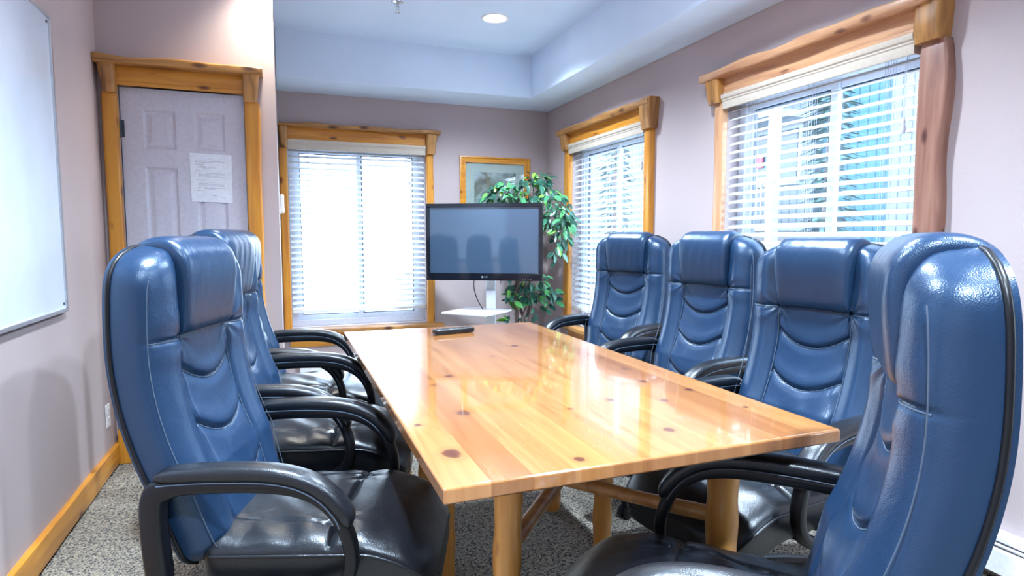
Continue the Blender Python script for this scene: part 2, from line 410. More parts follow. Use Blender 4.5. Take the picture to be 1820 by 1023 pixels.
casing('trim_2', F_RIGHT, W2, 'rustic pine log casing around the farther right window', 201, (3.545, 4.99, 2.126, 2.172), (3.578, 3.655), (4.838, 4.932), (3.53, 3.662, 1.972, 2.176), (4.832, 4.95, 1.99, 2.13), 'pine', 'y')
casing('trim_3', F_RIGHT, W3, 'pale rustic log casing around the nearer right window', 301, (1.66, 3.0, 2.128, 2.176), (1.605, 1.712), (2.857, 2.923), (1.606, 1.724, 1.985, 2.19), (2.856, 2.968, 1.995, 2.13), 'pale', 'y')
casing('trim_4_added', F_RIGHT, W4, 'rustic log casing around the unseen window added beside the camera', 401, (-1.32, .07, 2.128, 2.172), (-1.29, -1.2), (-.05, .04), (-1.31, -1.195, 1.985, 2.13), (-.055, .06, 1.985, 2.13), 'pale', 'y')
casing('trim_5', F_DOOR, DOOR, 'golden pine log casing around the white panel door', 501, (-.885, -.083, 2.126, 2.168), (-.868, -.797), (-.186, -.105), (-.872, -.795, 1.984, 2.13), (-.188, -.100, 1.981, 2.13), 'pine', 'x', True)

# ------------------------------------------------------------------ windows
def window(name, F, op, label, mid):
    u0, u1, z0, z1 = op
    root = structure(name, label, 'window', F((u0+u1)/2, -T/2, z0)); inv = root.location.copy()
    G = lambda u, n, z: F(u, n, z) - inv
    bm = bmesh.new(); a, b = -.155, -.085; w = .05
    for (p, q, r_, s) in ((u0, u1, z0, z0+w), (u0, u1, z1-w, z1), (u0, u0+w, z0+w, z1-w), (u1-w, u1, z0+w, z1-w)): fbox(bm, G, p, q, a, b, r_, s, .004)
    link('window_frame', bm, M['vinyl'], root)
    for (p, q, off) in ((u0+w, mid+.03, -.02), (mid-.03, u1-w, .0)):
        bm = bmesh.new(); s = .042; A, B = -.135+off, -.105+off
        for (x0, x1, y0, y1) in ((p, q, z0+w, z0+w+s), (p, q, z1-w-s, z1-w), (p, p+s, z0+w+s, z1-w-s), (q-s, q, z0+w+s, z1-w-s)): fbox(bm, G, x0, x1, A, B, y0, y1, .003)
        sash = link('sash', bm, M['vinyl'], root)
        bm = bmesh.new(); g = .007
        P, Q, Y0, Y1 = p+s, q-s, z0+w+s, z1-w-s
        for (x0, x1, y0, y1) in ((P, Q, Y0, Y0+g), (P, Q, Y1-g, Y1), (P, P+g, Y0+g, Y1-g), (Q-g, Q, Y0+g, Y1-g)): fbox(bm, G, x0, x1, A+.006, B-.006, y0, y1)
        link('gasket', bm, M['gasket'], sash, False)
        bm = bmesh.new(); fbox(bm, G, P, Q, (A+B)/2-.002, (A+B)/2+.002, Y0, Y1)
        link('pane', bm, M['glass'], sash, False)
    return root
window('window_1', F_BACK, W1, 'white sliding window in the back wall behind blinds', .64)
window('window_2', F_RIGHT, W2, 'white sliding window behind the farther right blinds', 4.25)
window('window_3', F_RIGHT, W3, 'white sliding window behind the nearer right blinds', 2.24)
window('window_4', F_RIGHT, W4, 'unseen white sliding window added beside the camera for more daylight', -.6)

# ------------------------------------------------------------------ blinds
TILT = R(25)
def blind(F, op, label, cord_u, cord_z, zrail=.60, vn=.045):
    u0, u1, z0, z1 = op
    root = empty('window_blind', F((u0+u1)/2, -.03, z1)); tag(root, label, 'blinds', 'white slatted blinds in the windows'); inv = root.location.copy()
    G = lambda u, n, z: F(u, n, z) - inv
    bm = bmesh.new()   # crown moulded valance
    zt, zb = z1-.004, z1-.082
    prof = [(vn-.012, zb), (vn-.002, zb), (vn, zb+.006), (vn, zb+.038), (vn+.004, zb+.044), (vn+.004, zb+.05), (vn+.010, zb+.056), (vn+.013, zb+.068), (vn+.013, zt), (vn-.012, zt)]
    fpoly_prism(bm, G, prof, u0+.004, u1-.004)
    for e in (u0+.004, u1-.012): fbox(bm, G, e, e+.008, -.055, vn-.01, zb, zt)
    link('valance', bm, M['valance'], root, True, True, 25)
    bm = bmesh.new(); fbox(bm, G, u0+.01, u1-.01, -.06, -.008, z1-.06, z1-.008, .003); link('head_rail', bm, M['slat'], root)
    bm = bmesh.new(); z = z1-.085; c, s = math.cos(TILT), math.sin(TILT); hw = .025
    while z > zrail+.025:
        rs = []
        for u in (u0+.006, u1-.006):
            ring = []
            for k in range(7):
                x = -hw+2*hw*k/6; cr = .0022*(1-(x/hw)**2)
                ring.append((x, cr+.0022))
            for k in range(6, -1, -1):
                x = -hw+2*hw*k/6; cr = .0022*(1-(x/hw)**2)
                ring.append((x, cr-.0022))
            # room-side edge (+n) low
            rs.append([G(u, -.034 + x*c + y*s, z - x*s + y*c) for x, y in ring])
        rings(bm, rs); z -= .0473
    link('slats', bm, M['slat'], root)
    bm = bmesh.new(); fbox(bm, G, u0+.006, u1-.006, -.06, -.008, zrail-.012, zrail+.012, .004); link('bottom_rail', bm, M['slat'], root)
    bm = bmesh.new(); n = 3
    for k in range(n):
        u = u0+.16+(u1-u0-.32)*k/(n-1)
        for nn in (-.010, -.058):
            for du in (-.006, .006): tube(bm, [G(u+du, nn, z1-.05), G(u+du, nn, zrail)], .0011, 5)
        tube(bm, [G(u, -.034, z1-.05), G(u, -.034, zrail)], .0013, 5)
    link('ladder_strings', bm, M['cord'], root)
    bm = bmesh.new(); sw = .004
    for d in (-.004, .004): tube(bm, [G(cord_u+d, -.002, z1-.06), G(cord_u+d, .012, z1-.12), G(cord_u+d*.3, .012, cord_z+.03)], .0012, 5)
    cd = link('pull_cord', bm, M['cord'], root)
    bm = bmesh.new(); q = G(cord_u, .012, cord_z)
    lathe(bm, [(.002, .034), (.005, .03), (.008, .012), (.0055, .004), (.0085, -.004), (.011, -.024), (.009, -.032), (.002, -.034)], 12); xform(bm, 0, lambda c: c+q)
    link('tassel', bm, M['cord'], cd)
    return root
blind(F_BACK, W1, 'white slatted blind in the window behind the television', 1.06, 1.72)
blind(F_RIGHT, W2, 'white slatted blind in the farther right window beside the leafy plant', 3.72, 1.74)
blind(F_RIGHT, W3, 'white slatted blind in the large nearer right window', 1.785, 1.69)
blind(F_RIGHT, W4, 'white slatted blind in the unseen window added beside the camera', -1.1, 1.7)

# ------------------------------------------------------------------ door
def door():
    root = structure('door_1', 'white panel door with a notice taped to it', 'door', (DOOR[0], YD, 0))
    u0, u1, z0, z1 = DOOR[0]+.004, DOOR[1]-.004, .012, DOOR[3]-.004
    px = [(-.692, -.535), (-.447, -.291)]; pz = [(.12, .62), (.86, 1.613), (1.711, 1.918)]
    inv = root.location.copy(); G = lambda u, n, z: F_DOOR(u, n, z)-inv
    bm = bmesh.new(); N = -.012
    us = sorted([u0, u1]+[a for p in px for a in p]); zs = sorted([z0, z1]+[a for p in pz for a in p])
    for i in range(len(us)-1):
        for j in range(len(zs)-1):
            if (us[i], us[i+1]) in px and (zs[j], zs[j+1]) in pz:
                a, b, c, d = us[i], us[i+1], zs[j], zs[j+1]
                def rect(k, n): return [bm.verts.new(G(x, n, z)) for x, z in ((a+k, c+k), (b-k, c+k), (b-k, d-k), (a+k, d-k))]
                rr = [rect(0, N), rect(.012, N-.010), rect(.02, N-.010), rect(.042, N-.002)]
                for p, q in zip(rr, rr[1:]):
                    for k in range(4): bm.faces.new((p[k], p[(k+1) % 4], q[(k+1) % 4], q[k]))
                bm.faces.new(rr[-1])
            else:
                bm.faces.new([bm.verts.new(G(x, N, z)) for x, z in ((us[i], zs[j]), (us[i+1], zs[j]), (us[i+1], zs[j+1]), (us[i], zs[j+1]))])
    bmesh.ops.remove_doubles(bm, verts=bm.verts[:], dist=.0005)
    bk = [bm.verts.new(G(x, -.045, z)) for x, z in ((u0, z0), (u1, z0), (u1, z1), (u0, z1))]; ft = [bm.verts.new(G(x, N, z)) for x, z in ((u0, z0), (u1, z0), (u1, z1), (u0, z1))]
    bm.faces.new(bk[::-1])
    for k in range(4): bm.faces.new((bk[k], bk[(k+1) % 4], ft[(k+1) % 4], ft[k]))
    link('door_slab', bm, M['door'], root, False, False)
    for z in (1.81, 1.0, .25):
        bm = bmesh.new(); s = len(bm.verts); cyl(bm, G(u0-.002, -.004, z-.047), G(u0-.002, -.004, z+.047), .007, None, 10)
        fbox(bm, G, u0+.001, u0+.016, N-.001, N+.002, z-.045, z+.045)
        link('hinge', bm, M['gasket'], root)
    bm = bmesh.new(); c = G(u1-.06, 0, .95)
    prof = [(.026, .0), (.026, .006), (.012, .012), (.012, .03), (.024, .04), (.028, .052), (.022, .064), (.004, .068)]
    rings(bm, [[c+Vector((r*math.cos(2*math.pi*k/16), -N*0-h+.012, r*math.sin(2*math.pi*k/16))) for k in range(16)] for r, h in prof])
    link('door_knob', bm, M['chrome'], root)
    return root
door()
# jamb liner, coloured dark to stand in for shade around the door
bm = bmesh.new()
for (a, b, c, d) in ((DOOR[0]-.001, DOOR[0]+.003, 0, DOOR[3]), (DOOR[1]-.003, DOOR[1]+.001, 0, DOOR[3]), (DOOR[0], DOOR[1], DOOR[3]-.003, DOOR[3]+.001)): fbox(bm, F_DOOR, a, b, -.10, -.008, c, d)
fbox(bm, F_DOOR, DOOR[0], DOOR[1], -.11, -.10, 0, DOOR[3])
tag(link('trim_6', bm, M['gasket'], None, False), 'dark liner standing in for shade between the door and its casing', 'door jamb', None, 'structure')

# paper notice
def notice():
    root = empty('paper_notice', F_DOOR(-.368, .0, 1.43)); inv = root.location.copy()
    tag(root, 'white printed notice taped to the panel door', 'notice')
    cn = [(-.474, 1.698), (-.262, 1.694), (-.264, 1.427), (-.472, 1.430)]
    def at(s, t, n):   # s right, t down
        a = [cn[0][k]*(1-s)+cn[1][k]*s for k in (0, 1)]; b = [cn[3][k]*(1-s)+cn[2][k]*s for k in (0, 1)]
        return F_DOOR(a[0]*(1-t)+b[0]*t, n, a[1]*(1-t)+b[1]*t)-inv
    bm = bmesh.new()
    cv = lambda s, t: -.0095+.0015*math.sin(t*3)+.001*s
    g = [[bm.verts.new(at(s/6, t/8, cv(s/6, t/8))) for s in range(7)] for t in range(9)]
    h = [[bm.verts.new(at(s/6, t/8, cv(s/6, t/8)-.0006)) for s in range(7)] for t in range(9)]
    for t in range(8):
        for s in range(6):
            bm.faces.new((g[t][s], g[t][s+1], g[t+1][s+1], g[t+1][s])); bm.faces.new((h[t][s], h[t+1][s], h[t+1][s+1], h[t][s+1]))
    link('sheet', bm, M['paper'], root, True, False)
    rg = random.Random(4)
    rows = [(.115, .43, .58, 1.5), (.155, .12, .82, 1), (.178, .12, .70, 1), (.22, .12, .33, 1.2), (.26, .19, .36, 1), (.282, .17, .6, 1), (.305, .3, .48, 1), (.355, .12, .42, 1.3),
            (.40, .19, .82, 1), (.425, .19, .82, 1), (.45, .19, .74, 1), (.475, .19, .82, 1), (.545, .12, .4, 1.5), (.585, .19, .55, 1), (.61, .19, .42, 1), (.635, .19, .82, 1), (.66, .19, .82, 1),
            (.70, .15, .84, 1.2), (.72, .32, .58, 1.2), (.765, .15, .3, .8), (.855, .15, .32, 1.2), (.86, .52, .64, 1.2), (.905, .75, .86, .8)]
    for a0, a1 in ((0, 3), (3, 7), (7, 12), (12, 20), (20, 21), (21, 22), (22, 23)):
        bm = bmesh.new()
        for t, s0, s1, w in rows[a0:a1]:
            q = s0
            while q < s1:
                e = min(s1, q+rg.uniform(.02, .07)); hh = .0045*w
                bm.faces.new([bm.verts.new(at(a, b, cv(a, b)+.0007)) for a, b in ((q, t), (e, t), (e, t+hh), (q, t+hh))]); q = e+.012
        link('printed_text', bm, M['ink'], root, False, False)
notice()

# ------------------------------------------------------------------ whiteboard, outlet, thermostat
def whiteboard():
    y0, y1, z0, z1 = 1.20, 3.05, .935, 2.125
    root = empty('whiteboard', (XL, (y0+y1)/2, z0)); inv = root.location.copy(); tag(root, 'large whiteboard in a thin aluminium frame on the left wall', 'whiteboard')
    G = lambda u, n, z: F_LEFT(u, n, z)-inv
    bm = bmesh.new(); fbox(bm, G, y0, y1, .002, .012, z0, z1); link('writing_surface', bm, M['board'], root, False)
    bm = bmesh.new(); w = .016
    for (a, b, c, d) in ((y0-w, y1+w, z0-w, z0), (y0-w, y1+w, z1, z1+w), (y0-w, y0, z0, z1), (y1, y1+w, z0, z1)): fbox(bm, G, a, b, .001, .02, c, d, .003)
    link('frame', bm, M['alu'], root)
    for (y, z) in ((y1-.02, z1-.02), (y1-.02, z0+.02)):
        bm = bmesh.new(); c = G(y, .012, z); cyl(bm, c, c+Vector((.004, 0, 0)), .006, .005, 10); link('screw', bm, M['gasket'], root)
whiteboard()
def outlet():
    root = empty('wall_outlet', (XL, 3.62, .245)); inv = root.location.copy(); tag(root, 'white electrical outlet low on the left wall', 'outlet')
    G = lambda u, n, z: F_LEFT(u, n, z)-inv
    bm = bmesh.new(); fbox(bm, G, 3.583, 3.657, 0, .006, .246, .366, .003); link('cover_plate', bm, M['outwhite'], root)
    for z in (.281, .331):
        bm = bmesh.new(); fbox(bm, G, 3.603, 3.637, .005, .0085, z-.017, z+.017, .0025); r = link('receptacle', bm, M['outwhite'], root)
        bm = bmesh.new()
        for d in (-.008, .005): fbox(bm, G, 3.62+d, 3.62+d+.003, .0085, .0088, z-.004, z+.008)
        link('slots', bm, M['ink'], r, False)
outlet()
def thermostat():
    root = empty('thermostat', (XD, 4.02, 1.38)); inv = root.location.copy(); tag(root, 'small white thermostat jutting out past the corner by the door', 'thermostat')
    G = lambda u, n, z: Vector((XD+n, u, z))-inv
    bm = bmesh.new(); fbox(bm, G, 3.98, 4.06, -.003, .008, 1.375, 1.50, .003); link('back_plate', bm, M['outwhite'], root)
    bm = bmesh.new(); fbox(bm, G, 3.984, 4.056, .008, .030, 1.38, 1.495, .008); link('cover', bm, M['outwhite'], root)
    bm = bmesh.new(); fbox(bm, G, 4.0, 4.04, .030, .034, 1.40, 1.41, .001); link('lever', bm, M['alu'], root)
thermostat()

# ------------------------------------------------------------------ baseboard heater
def heater(F, u0, u1, label):
    root = empty('baseboard_heater', F((u0+u1)/2, 0, 0)); inv = root.location.copy(); tag(root, label, 'heater')
    G = lambda u, n, z: F(u, n, z)-inv
    bm = bmesh.new(); fpoly_prism(bm, G, [(0.001, .02), (.008, .02), (.008, .168), (.05, .168), (.058, .160), (.062, .160), (.062, .172), (.052, .180), (.001, .180)], u0, u1)
    link('top_hood', bm, M['heater'], root, False)
    bm = bmesh.new(); fpoly_prism(bm, G, [(.06, .045), (.068, .045), (.068, .128), (.058, .136), (.056, .132), (.06, .126)], u0, u1); link('front_panel', bm, M['heater'], root, False)
    bm = bmesh.new(); fpoly_prism(bm, G, [(.052, .146), (.064, .142), (.066, .148), (.054, .152)], u0, u1); link('damper', bm, M['heater'], root, False)
    bm = bmesh.new(); fbox(bm, G, u0+.01, u1-.01, .012, .052, .05, .13); link('fins', bm, M['heatdark'], root, False)
    for e in (u0-.004, u1-.03):
        bm = bmesh.new(); fbox(bm, G, e, e+.034, .001, .071, 0, .182, .004); link('end_cap', bm, M['heater'], root)
heater(F_RIGHT, -1.9, 4.6, 'long white baseboard heater along the right wall')
heater(F_BACK, .1, 1.05, 'white baseboard heater under the back window')

# ------------------------------------------------------------------ table
def table():
    root = empty('conference_table', (.758, 2.03, 0)); tag(root, 'long varnished knotty pine table on log legs', 'table'); inv = Vector((.758, 2.03, 0))
    bm = bmesh.new(); box(bm, (.262, 1.053, .737), (1.253, 3.03, .770), .006, 3)
    o = link('tabletop', bm, M['tabletop'], None, True, True, 30); o.parent = root; o.matrix_parent_inverse = Matrix.Translation(-inv)
    legs = [(.475, 1.285, .034), (1.10, 1.285, .042), (.511, 2.05, .039), (1.165, 2.05, .037), (.535, 2.42, .036), (1.11, 2.42, .037), (.52, 2.88, .037), (1.10, 2.88, .037)]
    for i, (x, y, r) in enumerate(legs):
        bm = bmesh.new(); w = wobble(40+i, .003, 9); w2 = wobble(60+i, .004, 7); n = 24
        tube(bm, [(x+w(k/n), y+w2(k/n), .0+.737*k/n) for k in range(n+1)], [r*(1+.05*math.sin(k*1.3+i))*(.96 if k in (0, n) else 1) for k in range(n+1)], 20)
        xform(bm, 0, lambda c: c-inv); link('leg', bm, M['legwood'], root)
    for i, (a, b, z) in enumerate(((1, 2, .472), (0, 3, .472), (5, 6, .472), (4, 7, .472))):
        A, B = Vector((legs[a][0], legs[a][1], z)), Vector((legs[b][0], legs[b][1], z+.0)); w = wobble(80+i, .004, 6)
        d = Vector((0, 0, .03 if i % 2 else -.0))
        bm = bmesh.new(); tube(bm, [A.lerp(B, k/20)+d+Vector((0, 0, w(k/12))) for k in range(21)], [.021*(1+.06*math.sin(k*.9+i)) for k in range(21)], 12)
        xform(bm, 0, lambda c: c-inv); link('cross_beam', bm, M['beamwood'], root)
table()
def remote():
    root = empty('remote_control', (.755, 2.795, .7705), R(12)); tag(root, 'black remote control lying near the far end of the table', 'remote')
    bm = bmesh.new(); box(bm, (-.105, -.024, .002), (.105, .024, .026), .009, 4); link('case', bm, M['plastic'], root)
    bm = bmesh.new()
    for i in range(9):
        for j in range(3): box(bm, (-.085+.017*i, -.014+.011*j, .0255), (-.075+.017*i, -.008+.011*j, .0275))
    link('buttons', bm, M['heatdark'], root, False)
remote()

# ------------------------------------------------------------------ television on its stand
def television():
    ang = R(-28.5); cx, cy = 1.545, 4.74
    root = empty('television', (cx, cy, .875), ang); tag(root, 'flat black television on the grey pole stand in the corner', 'television')
    W, H, zb = .485, .633, 0
    bm = bmesh.new(); box(bm, (-W, -.012, zb), (W, .055, zb+H), .01, 3); box(bm, (-W*.7, .05, .12), (W*.7, .095, H-.1), .02, 3); link('housing', bm, M['gloss'], root)
    bm = bmesh.new(); t, bt = .032, .062
    for (a, b, c, d) in ((-W, W, zb, zb+bt), (-W, W, H-t, H), (-W, -W+t, bt, H-t), (W-t, W, bt, H-t)): box(bm, (a, -.026, c), (b, -.010, d), .004)
    bz = link('bezel', bm, M['gloss'], root)
    bm = bmesh.new(); box(bm, (-W+t-.002, -.017, bt-.002), (W-t+.002, -.011, H-t+.002)); link('screen', bm, M['screen'], root, False)
    # emblem: round badge and two letters
    fc = bpy.data.curves.new('emblem', 'FONT'); fc.body = 'LG'; fc.size = .024; fc.extrude = .0006; fc.align_y = 'CENTER'
    to = bpy.data.objects.new('emblem', fc); COL.objects.link(to); bpy.context.view_layer.update()
    me = bpy.data.meshes.new_from_object(to.evaluated_get(bpy.context.evaluated_depsgraph_get())); bpy.data.objects.remove(to)
    bm = bmesh.new(); bm.from_mesh(me); bpy.data.meshes.remove(me)
    xform(bm, 0, lambda c: Vector((c.x+.004, -.0268-c.z*.5, c.y+.031)))
    s = len(bm.verts); cyl(bm, (-.010, -.0262, .031), (-.010, -.0272, .031), .009, None, 20)
    link('emblem', bm, M['alu'], bz, False)
    bm = bmesh.new()
    for i in range(5): box(bm, (.30+.022*i, -.0268, .014), (.308+.022*i, -.0255, .0165))
    link('control_marks', bm, M['alu'], bz, False)
    bm = bmesh.new(); pts = spline([(-.02, .06, .10), (-.10, .075, -.01), (-.085, .08, -.14), (-.03, .09, -.25), (-.01, .10, -.30)], 24)
    tube(bm, pts, .004, 6); link('power_cable', bm, M['plastic'], root)
    # stand
    sr = empty('television_stand', (1.64, 4.845, 0), ang); tag(sr, 'pale grey pole stand with a square shelf under the television', 'stand')
    bm = bmesh.new(); box(bm, (-.04, -.025, .05), (.04, .025, 1.30), .006); link('column', bm, M['standgrey'], sr)
    bm = bmesh.new(); box(bm, (-.22, -.040, 1.06), (.16, -.0, 1.11), .004); box(bm, (-.22, -.040, 1.22), (.16, -.0, 1.27), .004); link('mounting_bracket', bm, M['plastic'], sr)
    bm = bmesh.new(); box(bm, (-.04, -.055, .78), (.04, -.025, .785), .001); link('cable_cover', bm, M['alu'], sr)
    bm = bmesh.new(); box(bm, (-.21, -.23, .606), (.21, .21, .622), .004)
    for k, v in enumerate(bm.verts): pass
    rot = Matrix.Rotation(R(-20), 3, 'Z'); xform(bm, 0, lambda c: rot @ c + Vector((-.09, -.13, 0)))
    link('shelf', bm, M['standgrey'], sr)
    bm = bmesh.new(); box(bm, (-.035, -.12, .57), (.035, -.02, .606), .004); link('shelf_bracket', bm, M['standgrey'], sr)
    bm = bmesh.new(); box(bm, (-.19, -.035, .03), (.19, .035, .07), .01); box(bm, (-.21, -.34, .03), (-.15, .06, .06), .01); box(bm, (.13, -.34, .03), (.19, .04, .06), .01); link('base', bm, M['standgrey'], sr)
    for (x, y) in ((-.18, -.31), (.16, -.31), (-.18, .03), (.16, .01)):
        bm = bmesh.new(); cyl(bm, (x-.012, y, .022), (x+.012, y, .022), .022, None, 14); link('caster', bm, M['plastic'], sr)
television()

# ------------------------------------------------------------------ framed picture
def picture_mat():
    m, nt, out = newmat('landscape_print'); p = principled(nt, out, (.4, .45, .4), .5, .4, 0, .8, .03)
    v = objcoord(nt, (6, 6, 6)); n = node(nt, 'ShaderNodeTexNoise'); n.inputs['Scale'].default_value = 1; n.inputs['Detail'].default_value = 6; n.inputs['Distortion'].default_value = 1; L(nt, v, n.inputs['Vector'])
    r = ramp(nt, [(.3, (.06, .05, .05)), (.45, (.16, .17, .13)), (.6, (.34, .38, .36)), (.75, (.5, .55, .6))]); L(nt, n.outputs[0], r.inputs[0]); L(nt, r.outputs[0], p.inputs['Base Color']); return m
def picture():
    u0, u1, z0, z1 = 1.52, 2.21, 1.25, 1.97
    root = empty('framed_picture', F_BACK((u0+u1)/2, 0, z0)); inv = root.location.copy(); tag(root, 'glazed landscape picture in an oak frame on the back wall', 'picture')
    G = lambda u, n, z: F_BACK(u, n, z)-inv
    w = .06
    bm = bmesh.new()
    prof = [(0, .002), (0, .022), (.012, .026), (.02, .018), (.034, .018), (.042, .024), (.056, .02), (.06, .008), (.06, .002)]
    rs = []
    for k in range(4):
        cx, cz = ((u0, z0), (u1, z0), (u1, z1), (u0, z1))[k]; sx = 1 if k in (0, 3) else -1; sz = 1 if k < 2 else -1
        rs.append([G(cx+sx*d, n, cz+sz*d) for d, n in prof])
    rings(bm, rs, True, False, True); link('frame', bm, M['pine_x'], root, True, True, 30)
    bm = bmesh.new(); fbox(bm, G, u0+w-.002, u1-w+.002, .002, .006, z0+w-.002, z1-w+.002); link('mount', bm, M['mesh_grey'], root, False)
    bm = bmesh.new(); fbox(bm, G, u0+w+.08, u1-w-.08, .006, .007, z0+w+.08, z1-w-.08); link('print', bm, picture_mat(), root, False)
    bm = bmesh.new(); fbox(bm, G, u0+w-.002, u1-w+.002, .009, .011, z0+w-.002, z1-w+.002); link('glazing', bm, M['glass'], root, False)
picture()

# ------------------------------------------------------------------ ficus
def ficus():
    bx, by = 1.97, 4.93
    root = empty('ficus_plant', (bx, by, 0)); tag(root, 'leafy green ficus with twisted stems in the corner behind the television', 'plant')
    rg = random.Random(11)
    bm = bmesh.new(); lathe(bm, [(.02, 0), (.12, 0), (.135, .03), (.155, .24), (.165, .25), (.155, .262), (.14, .25), (.13, .22), (.01, .22)], 28); link('pot', bm, M['pot'], root)
    bm = bmesh.new()
    for k in range(6):
        a = k*1.047; pts = []
        for i in range(26):
            t = i/25; rr = .05*(1-.55*t)+.012; an = a+t*5
            pts.append((rr*math.cos(an)*1.1+.01*math.sin(9*t+k), rr*math.sin(an), .2+1.2*t))
        tube(bm, pts, [.017*(1-.5*i/25) for i in range(26)], 8)
    cl = [((2.0, 4.93, 1.62), (.30, .17, .12), 120, 'top'), ((1.74, 4.95, 1.60), (.14, .12, .07), 26, 'top'), ((2.17, 4.78, 1.50), (.17, .16, .20), 100, 'top'),
          ((2.22, 4.62, 1.32), (.09, .10, .17), 60, 'hang'), ((2.14, 4.60, 1.10), (.05, .05, .10), 11, 'hang'), ((2.10, 4.92, 1.74), (.12, .10, .08), 26, 'top'),
          ((2.00, 4.92, .75), (.17, .13, .10), 62, 'low'), ((2.19, 4.88, .72), (.11, .1, .09), 34, 'low'), ((1.84, 4.9, .70), (.08, .08, .07), 14, 'low'), ((2.10, 4.85, .89), (.08, .06, .05), 9, 'low'),
          ((1.80, 4.95, .90), (.07, .05, .03), 5, 'low'), ((2.10, 4.9, .57), (.1, .08, .05), 9, 'low'), ((1.86, 4.92, .53), (.07, .08, .04), 7, 'low')]
    leaves = []
    for c, rad, n, kind in cl:
        src = Vector((0, 0, 1.3 if kind != 'low' else .72)); c = Vector(c)-Vector((bx, by, 0))
        for k in range(max(2, n//9)):   # twigs
            e = c+Vector([rg.uniform(-1, 1)*rad[i]*.9 for i in range(3)]); mid = src.lerp(e, .5)+Vector((rg.uniform(-.05, .05), rg.uniform(-.05, .05), .06))
            tube(bm, spline([src, mid, e], 8), [.005*(1-.09*i) for i in range(8)], 5)
        for k in range(n):
            while True:
                q = Vector([rg.uniform(-1, 1) for _ in range(3)])
                if .25 < q.length < 1: break
            leaves.append((c+Vector([q[i]*rad[i] for i in range(3)]), q, kind))
    link('stems', bm, M['bark'], root)
    bm = bmesh.new(); tone = bm.faces.layers.float.new('leaf_tone')
    for p, q, kind in leaves:
        ln = rg.uniform(.065, .105); wd = ln*rg.uniform(.38, .5)
        d = Vector((q.x*.9+rg.uniform(-.5, .5), q.y*.5+rg.uniform(-.5, .3)-.25, rg.uniform(-.9, .25)-(.5 if kind == 'hang' else 0))).normalized()
        up = Vector((rg.uniform(-.5, .5), -.6+rg.uniform(-.4, .4), .8)); s = d.cross(up).normalized(); u = s.cross(d).normalized()
        w = p+Vector((bx, by, 0))
        if w.x+d.x*ln > XR-.06 or w.x+abs(s.x)*wd/2+d.x*ln > XR-.05: continue
        lw = ln
        tn = rg.random()**1.5; n = 6; g = []
        for i in range(n+1):
            t = i/n; hw = wd*.5*math.sin(math.pi*min(1, t**.8))**.8*(1 if t < 1 else 0)
            cen = p+d*(lw*t)-u*(.35*ln*t*t*.5)
            g.append([bm.verts.new(cen+s*(hw*k)+u*(abs(k)*hw*.25)) for k in (-1, 0, 1)])
        for i in range(n):
            for k in range(2):
                f = bm.faces.new((g[i][k], g[i][k+1], g[i+1][k+1], g[i+1][k])); f[tone] = tn
        tube(bm, [p-d*.02, p], .0012, 4)
    link('foliage', bm, M['leaf'], root, True, False)
ficus()

# ------------------------------------------------------------------ ceiling fittings
def downlight(x, y, label, power=26, col=(.72, .86, 1)):
    root = empty('ceiling_light', (x, y, ZC)); tag(root, label, 'ceiling light', 'recessed ceiling lights')
    bm = bmesh.new(); n = 40
    prof = [(.100, 0), (.098, -.004), (.088, -.006), (.078, -.004), (.072, -.001)]
    rings(bm, [[(r*math.cos(2*math.pi*k/n), r*math.sin(2*math.pi*k/n), z) for k in range(n)] for r, z in prof], True, False); link('trim_ring', bm, M['white'], root, True, False)
    bm = bmesh.new(); lathe(bm, [(.002, -.012), (.03, -.011), (.055, -.007), (.072, -.001)], n); link('lamp', bm, M['bulb'], root)
    ld = bpy.data.lights.new('downlight_beam', 'SPOT'); ld.energy = power*5.5; ld.spot_size = R(120 if power < 20 else 138); ld.spot_blend = 1; ld.shadow_soft_size = .06; ld.color = col
    lo = bpy.data.objects.new('downlight_beam', ld); COL.objects.link(lo); lo.parent = root; lo.location = (0, 0, -.03)
    return ld
LIGHTS = [(1.44, 4.15, 'recessed ceiling light shining above the television'), (-.02, 3.66, 'recessed ceiling light beside the door wall', 5, (1, .90, .74)), (1.44, 2.3, 'unseen recessed ceiling light added above the right chairs'),
          (.03, 1.7, 'unseen recessed ceiling light added above the left chairs'), (1.44, .3, 'unseen recessed ceiling light added above the camera right'), (.03, -.1, 'unseen recessed ceiling light added above the camera left')]  # last four lights are out of view, added to brighten the room
for a in LIGHTS: downlight(*a)
def sprinkler():
    root = empty('fire_sprinkler', (.745, 4.10, ZC)); tag(root, 'small metal fire sprinkler head hanging from the tray ceiling', 'sprinkler')
    bm = bmesh.new(); lathe(bm, [(.04, 0), (.04, -.003), (.03, -.008), (.012, -.012), (.012, -.0)], 24); link('escutcheon', bm, M['chrome'], root)
    bm = bmesh.new(); cyl(bm, (0, 0, -.008), (0, 0, -.03), .009, .007, 12); cyl(bm, (-.011, 0, -.025), (-.006, 0, -.058), .003, None, 8); cyl(bm, (.011, 0, -.025), (.006, 0, -.058), .003, None, 8); cyl(bm, (0, 0, -.055), (0, 0, -.066), .007, .004, 10); link('body', bm, M['chrome'], root)
    bm = bmesh.new(); lathe(bm, [(.002, -.066), (.018, -.066), (.019, -.068), (.002, -.07)], 20); link('deflector', bm, M['chrome'], root)
sprinkler()

